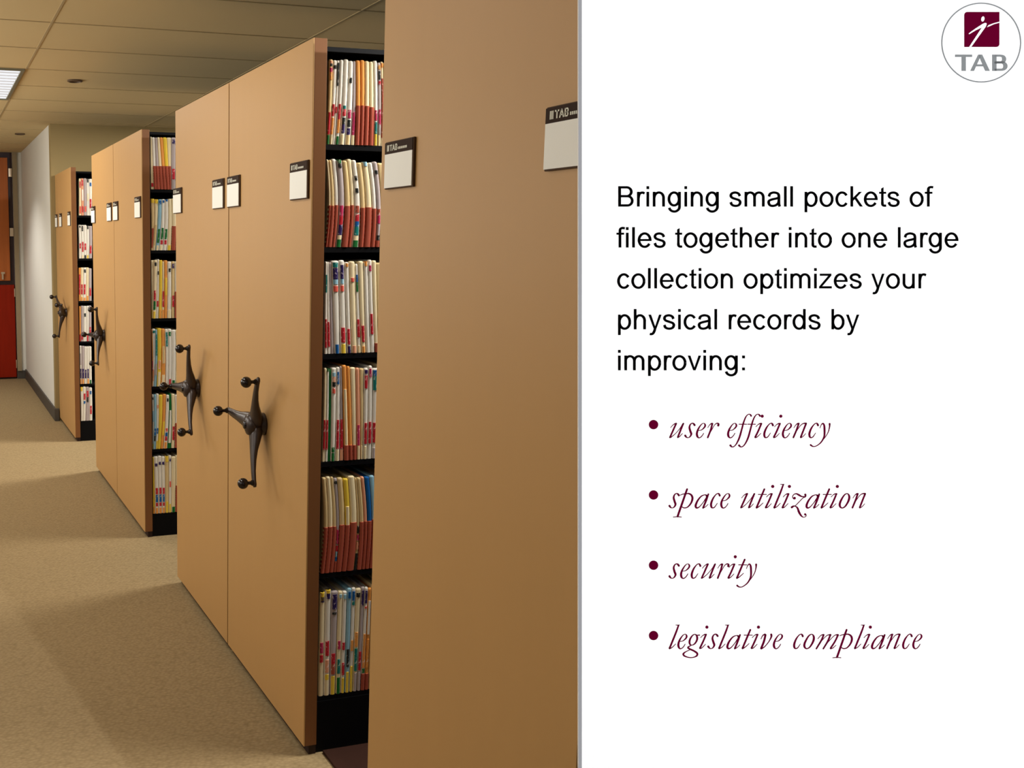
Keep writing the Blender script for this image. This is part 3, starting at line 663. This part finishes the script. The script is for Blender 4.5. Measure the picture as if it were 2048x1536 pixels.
DATA = {
 'a': [
  [(660,653,'T','P.02-.05 K.05-.08 M.1-.15 O.15-.24 R.62-.88 G.89-1'),(668,660,'W','K.06-.1 R.52-.66 O.68-.88 C.89-1'),(676,666,'W','K.03-.3 R.55-.62'),(681,671,'W','R.52-.7 O.7-.86 G.9-1'),(689,679,'W','E.54-.58 R.58-.66 K.68-.76 N.76-.86 C.88-1'),
   (699,690,'W','K.2-.26 M.58-.68 K.7-.78 N.8-.88 T.88-1'),(708,702,'V','M.6-.88 C.88-1'),(713,711,'O','D.53-1'),(722,720,'O','D.53-1'),(731,728,'C','D.53-1'),(740,738,'C','D.54-1'),
   (748,748,'W','M.58-.7 E.72-.86 Y.86-1'),(756,756,'V','O.03-.08 K.1-.2 R.22-.26 M.56-.74 V.74-.86 C.87-1'),(763,763,'C','O.02-.07 D.2-.9')],
  [(654,652,'C','D.52-1'),(658,656,'T','D.52-1'),(664,665,'W','D.52-1'),(673,671,'V','G0-.04 K.05-.09 M.52-.64 R.64-.74 N.74-.86 C.86-.91 G.91-1'),(685,684,'T','D.52-1'),(695,697,'C','D.52-1'),
   (704,703,'W','K.18-.23 K.32-.37 D.52-.6 R.62-.7 B.7-.76 E.76-.86 C.87-.92 G.92-1'),(713,719,'T','D.53-1'),(724,728,'C','L0-.05 D.53-1'),(736,742,'W','D.54-1'),(745,751,'V','K.1-.14 D.55-.62 M.62-.72 V.74-.86 K.86-.92 D.92-1'),(755,760,'T','D.56-1')],
  [(652,650,'W','E.14-.33 R.62-.93'),(657,656,'W','R.65-.92'),(660,663,'V',''),(664,670,'W','E.02-.07 N.08-.2 L.2-.25 S.27-.33 B.9-1'),(679,681,'W','N.05-.2 L.2-.25 S.27-.33 R.72-.88 Y.9-1'),(690,695,'W','O.01-.05 R.73-.9 N.92-1'),
   (699,704,'C','S.18-.22 P.92-1'),(711,716,'W','B.12-.2 G.2-.31 R.62-.82 C.92-1'),(717,724,'C','R.7-.88 O.93-1'),(728,733,'W','O0-.05'),(737,742,'W','M.06-.12 R.58-.8'),(745,751,'C','D.9-1'),(754,758,'T','D.85-1')],
  [(650,645,'C','R.55-.87'),(655,651,'W','G0-.03 R.55-.87'),(660,657,'G',''),(664,662,'W','L.05-.09 P.1-.15 K.15-.2 S.22-.27 G.85-.9 G.91-1'),(674,671,'W','B.05-.18 R.56-.87 C.88-1'),(681,680,'V','R.56-.87 P.88-1'),
   (685,689,'O','C.25-.84 D.84-1'),(694,699,'O','D.84-1'),(701,707,'C','D.84-1'),(712,714,'P','M.62-.84 C.85-1'),(720,722,'T','C.85-1'),(729,727,'W','N.02-.06 R.08-.22 R.6-.83 C.86-1'),(738,735,'W','M.03-.12 R.6-.83'),(746,744,'W','B.02-.08 E.08-.24 R.6-.82 V.88-1')],
  [(645,642,'T','D.52-1'),(653,650,'C','D.52-1'),(662,660,'T','D.52-1'),(668,668,'V','K.03-.06 M.55-.7 R.72-.78 L.78-.83 B.84-.88 D.89-1'),(675,673,'T','D.5-1'),(686,684,'Y','C.3-.5 D.5-1'),(697,694,'C','D.49-1'),
   (710,708,'T','K.52-.6 M.62-.68 P.7-.78 K.82-1'),(714,715,'T','D.48-1'),(722,724,'P','D.48-1'),(729,731,'B','D.48-1'),(739,739,'L','D.47-1')],
  [(641,637,'C','Y0-.08 N.04-.09 R.6-.67 M.48-.58'),(652,648,'W','Y0-.03 N.03-.08 R.48-.62 P.66-.78 Y.8-.85 C.85-1'),(664,660,'V','N.03-.17 K.2-.22 R.6-.7 D.7-.8 Y.82-1'),(678,672,'C','L.03-.06 M.48-.56 E.66-.8 G.84-1'),(687,682,'W','L.03-.07 R.5-.57 R.7-.82 Y.85-1'),
   (696,690,'L','B.03-.09 K.58-.75 Y.8-1'),(705,699,'W','B.03-.12 E.12-.16 O.5-.6 Y.75-1'),(713,706,'C','K.04-.08 O.42-.56 E.58-.8 V.82-1'),(724,714,'V','N.03-.17 R.62-.8 V.82-1'),(731,722,'W','N.03-.15 S.18-.2 O.45-.78 G.79-.83 D.84-1'),(738,730,'O','W.12-.45 O.5-.78 D.84-1')],
 ],
 'b': [
  [(301,302,'C','R.88-.95'),(304,309,'W','D.55-1'),(310,314,'V','D.55-1'),(315,321,'C','D.55-1'),(320,328,'O','D.55-1'),(326,334,'Y','D.55-1'),(334,340,'C','D.55-1')],
  [(300,300,'T','Y0-.08 D.57-.95'),(309,306,'C','Y0-.08 T.5-.9'),(317,311,'L','B.02-.1 G.58-.85 C.9-1'),(324,318,'W','B.02-.07 G.56-.78 R.8-.88 C.9-1'),(330,326,'W','B.0-.04 G.58-.78 R.8-.88'),(337,334,'C','Y.9-1')],
  [(300,300,'C','Y.85-1'),(308,304,'C','K.04-.1 R.52-.7 G.7-.85 Y.88-1'),(315,312,'W','K.2-.26 R.7-.8'),(319,318,'Y','O.85-1'),(325,324,'C','R.52-.8 O.85-1'),(329,329,'O','Y.3-.6'),(335,335,'W','K.12-.18 C.85-1')],
  [(300,301,'O','M.55-.72'),(305,304,'W','E.03-.07 P.7-.9'),(311,308,'L','E.08-.45 V.6-.8'),(315,314,'Y','P.55-.7 C.75-1'),(323,322,'O','T.3-.6 C.8-1'),(330,331,'W','E.05-.3'),(336,337,'W','G.05-.12 R.88-1')],
  [(301,302,'W','K.05-.09 L.3-.5 Y.9-1'),(308,306,'L','B.62-.74 K.75-.85'),(313,312,'W','P.2-.26 B.62-.72 Y.85-1'),(318,316,'Y',''),(326,322,'O','Y.5-.75 O.85-1'),(333,327,'W','K.06-.12 S.62-.68 B.7-.77 R.77-.85 O.88-1'),(339,335,'G','W.3-.9')],
  [(302,303,'Y','O.88-1'),(308,311,'W','N.12-.17 R.55-.66 B.67-.8 R.81-.87 O.9-1'),(316,318,'W','N.10-.15 R.55-.66 B.67-.8 R.81-.87 O.9-1'),(323,325,'W','N.09-.14 R.55-.66 B.67-.8 R.81-.87 O.9-1'),(330,331,'T','Y0-.1 Y.8-1'),(338,338,'W','N.05-.1 S.45-.55 Y.85-1')],
 ],
 'c': [
  [(158,158,'C','R.08-.25 S.75-.95'),(162,163,'P','R.05-.2 W.3-.6 R.75-.92'),(167,168,'V','S.75-.9'),(173,174,'W','K0-.1 C.4-.6')],
  [(157,158,'W','K.02-.08 R.55-.7'),(162,163,'W','K.02-.18 R.5-.8 C.9-1'),(167,168,'W','R.55-.75 K.9-1'),(173,173,'W','K0-.1 Y.9-1')],
  [(157,157,'O','R.2-.8'),(162,161,'C','R.5-.8 O.88-1'),(167,166,'W','K.05-.15 R.5-.8 O.9-1'),(173,172,'C','O.85-1')],
  [(158,158,'O','R.8-1'),(162,162,'V','R.75-.95'),(167,167,'W','K.2-.3'),(173,173,'W','R.8-1')],
  [(159,160,'W','V.2-.5 N.6-.85 O.87-1'),(163,164,'V','N.6-.85 O.87-1'),(169,169,'W','N.62-.85'),(174,174,'W','N.6-.85 O.87-1')],
  [(160,162,'W','Y0-.12'),(166,166,'W','R.2-.38 B.42-.5'),(172,171,'V','R.12-.3 K.3-.45')],
 ]}
ENDX = {'a': (764, [768,767,765,760,749,745], [767,765,761,752,746,737]), 'b': (343, [343]*6, [343]*6), 'c': (178, [178]*6, [178,178,178,178,179,179])}
for k in 'abc':
    Y, pxm, rows = ROWS[k]
    for ri, row in enumerate(DATA[k]):
        zt, zb = ZS[k][ri]
        yt, yb = rows[ri]
        xs = []
        for (xt, xb, base, sg) in row:
            xs.append([at_y(xt, yt, Y).x, at_y(xb, yb, Y).x, base, segs(sg)])
        KINK[0] = {'a': [.002, .009, -.0005, .001, .0095, -.0005], 'b': [-.0005, .004, .001, .003, .003, .001], 'c': [.001, .002, 0, .001, 0, .002]}[k][ri]
        KINK[1] = ZS[k][ri][0]-ZS[k][ri][1]
        SLOPE = {'a': [0, .015, 0, .002, -.002, 0], 'b': [0, .004, .012, .006, .004, .004], 'c': [0, .004, .004, 0, .006, .006]}[k][ri]
        et = at_y(ENDX[k][1][ri], yt, Y).x; eb = at_y(ENDX[k][2][ri], yb, Y).x
        n_vis = len(xs)
        # keep clear of the upright and add the rest of the row that continues along the shelf
        nx = {'a': 4, 'b': 2, 'c': 1}[k]
        for q in range(nx):
            xs.append([et, eb, random.choice('WCTWV'), segs(random.choice(['R.6-.85', 'D.53-1', 'N.04-.12 R.6-.8', 'G.9-1', 'B.1-.2 R.55-.8']))])
            stp = .017+random.random()*.006
            et += stp; eb += stp
        lim = PT+.0050
        sc = 0
        for i, (xt, xb, base, sg) in enumerate(xs):
            nt_, nb_ = (xs[i+1][0], xs[i+1][1]) if i+1 < len(xs) else (et, eb)
            if i == 0: pt_ = pb_ = lim
            xt = max(xt, pt_); xb = max(xb, pb_)
            nt_ = max(nt_, xt+.0045); nb_ = max(nb_, xb+.0045)
            pt_, pb_ = nt_, nb_
            gp = .0006
            names = []
            for c, _, _ in sg:
                if CN[c] not in names and CN[c] != CN[base]: names.append(CN[c])
            if any(c == 'D' and f1 > .97 for c, _, f1 in sg) and (sg[-1][2]-sg[-1][1]) > .3:
                desc = CN[base]+' folder in a red-brown pocket'
            elif names: desc = CN[base]+' folder with '+' and '.join(names[-2:])+' tabs'
            else: desc = 'plain '+CN[base]+' folder'
            label = '%s, %s from left on %s, %s' % (desc, ORD[i], ROWN[ri], AISN[k])
            folder(Y, zt, zb+.0004, xb+gp, nb_-gp, xt+gp, nt_-gp, base, sg, label, 'file folders on the %s of the %s' % (ROWN[ri], AISN[k]), hj=random.uniform(-.009, .003 if k == 'a' and ri else -.001)+min(0, .3*SLOPE-SLOPE*i/n_vis) if ri else random.uniform(-.006, -.001))

# ------------------------------------------------------------------ camera, world, view
cd = bpy.data.cameras.new('camera'); co = bpy.data.objects.new('camera', cd); COL.objects.link(co)
cd.sensor_width = 36; cd.sensor_fit = 'HORIZONTAL'
cd.lens = 36*FPX/2048
cd.shift_x = (1024-CX)/2048; cd.shift_y = -(768-CY)/2048
co.matrix_world = Matrix.Translation(CAM) @ Mb
cd.clip_start = .02
SC.camera = co
w = bpy.data.worlds.new('world'); SC.world = w; w.use_nodes = True
w.node_tree.nodes['Background'].inputs[0].default_value = (1, .93, .82, 1)
w.node_tree.nodes['Background'].inputs[1].default_value = .45
SC.view_settings.view_transform = 'Standard'; SC.view_settings.look = 'None'
SC.view_settings.gamma = 1; SC.view_settings.use_curve_mapping = False
SC.view_settings.exposure = 0.0
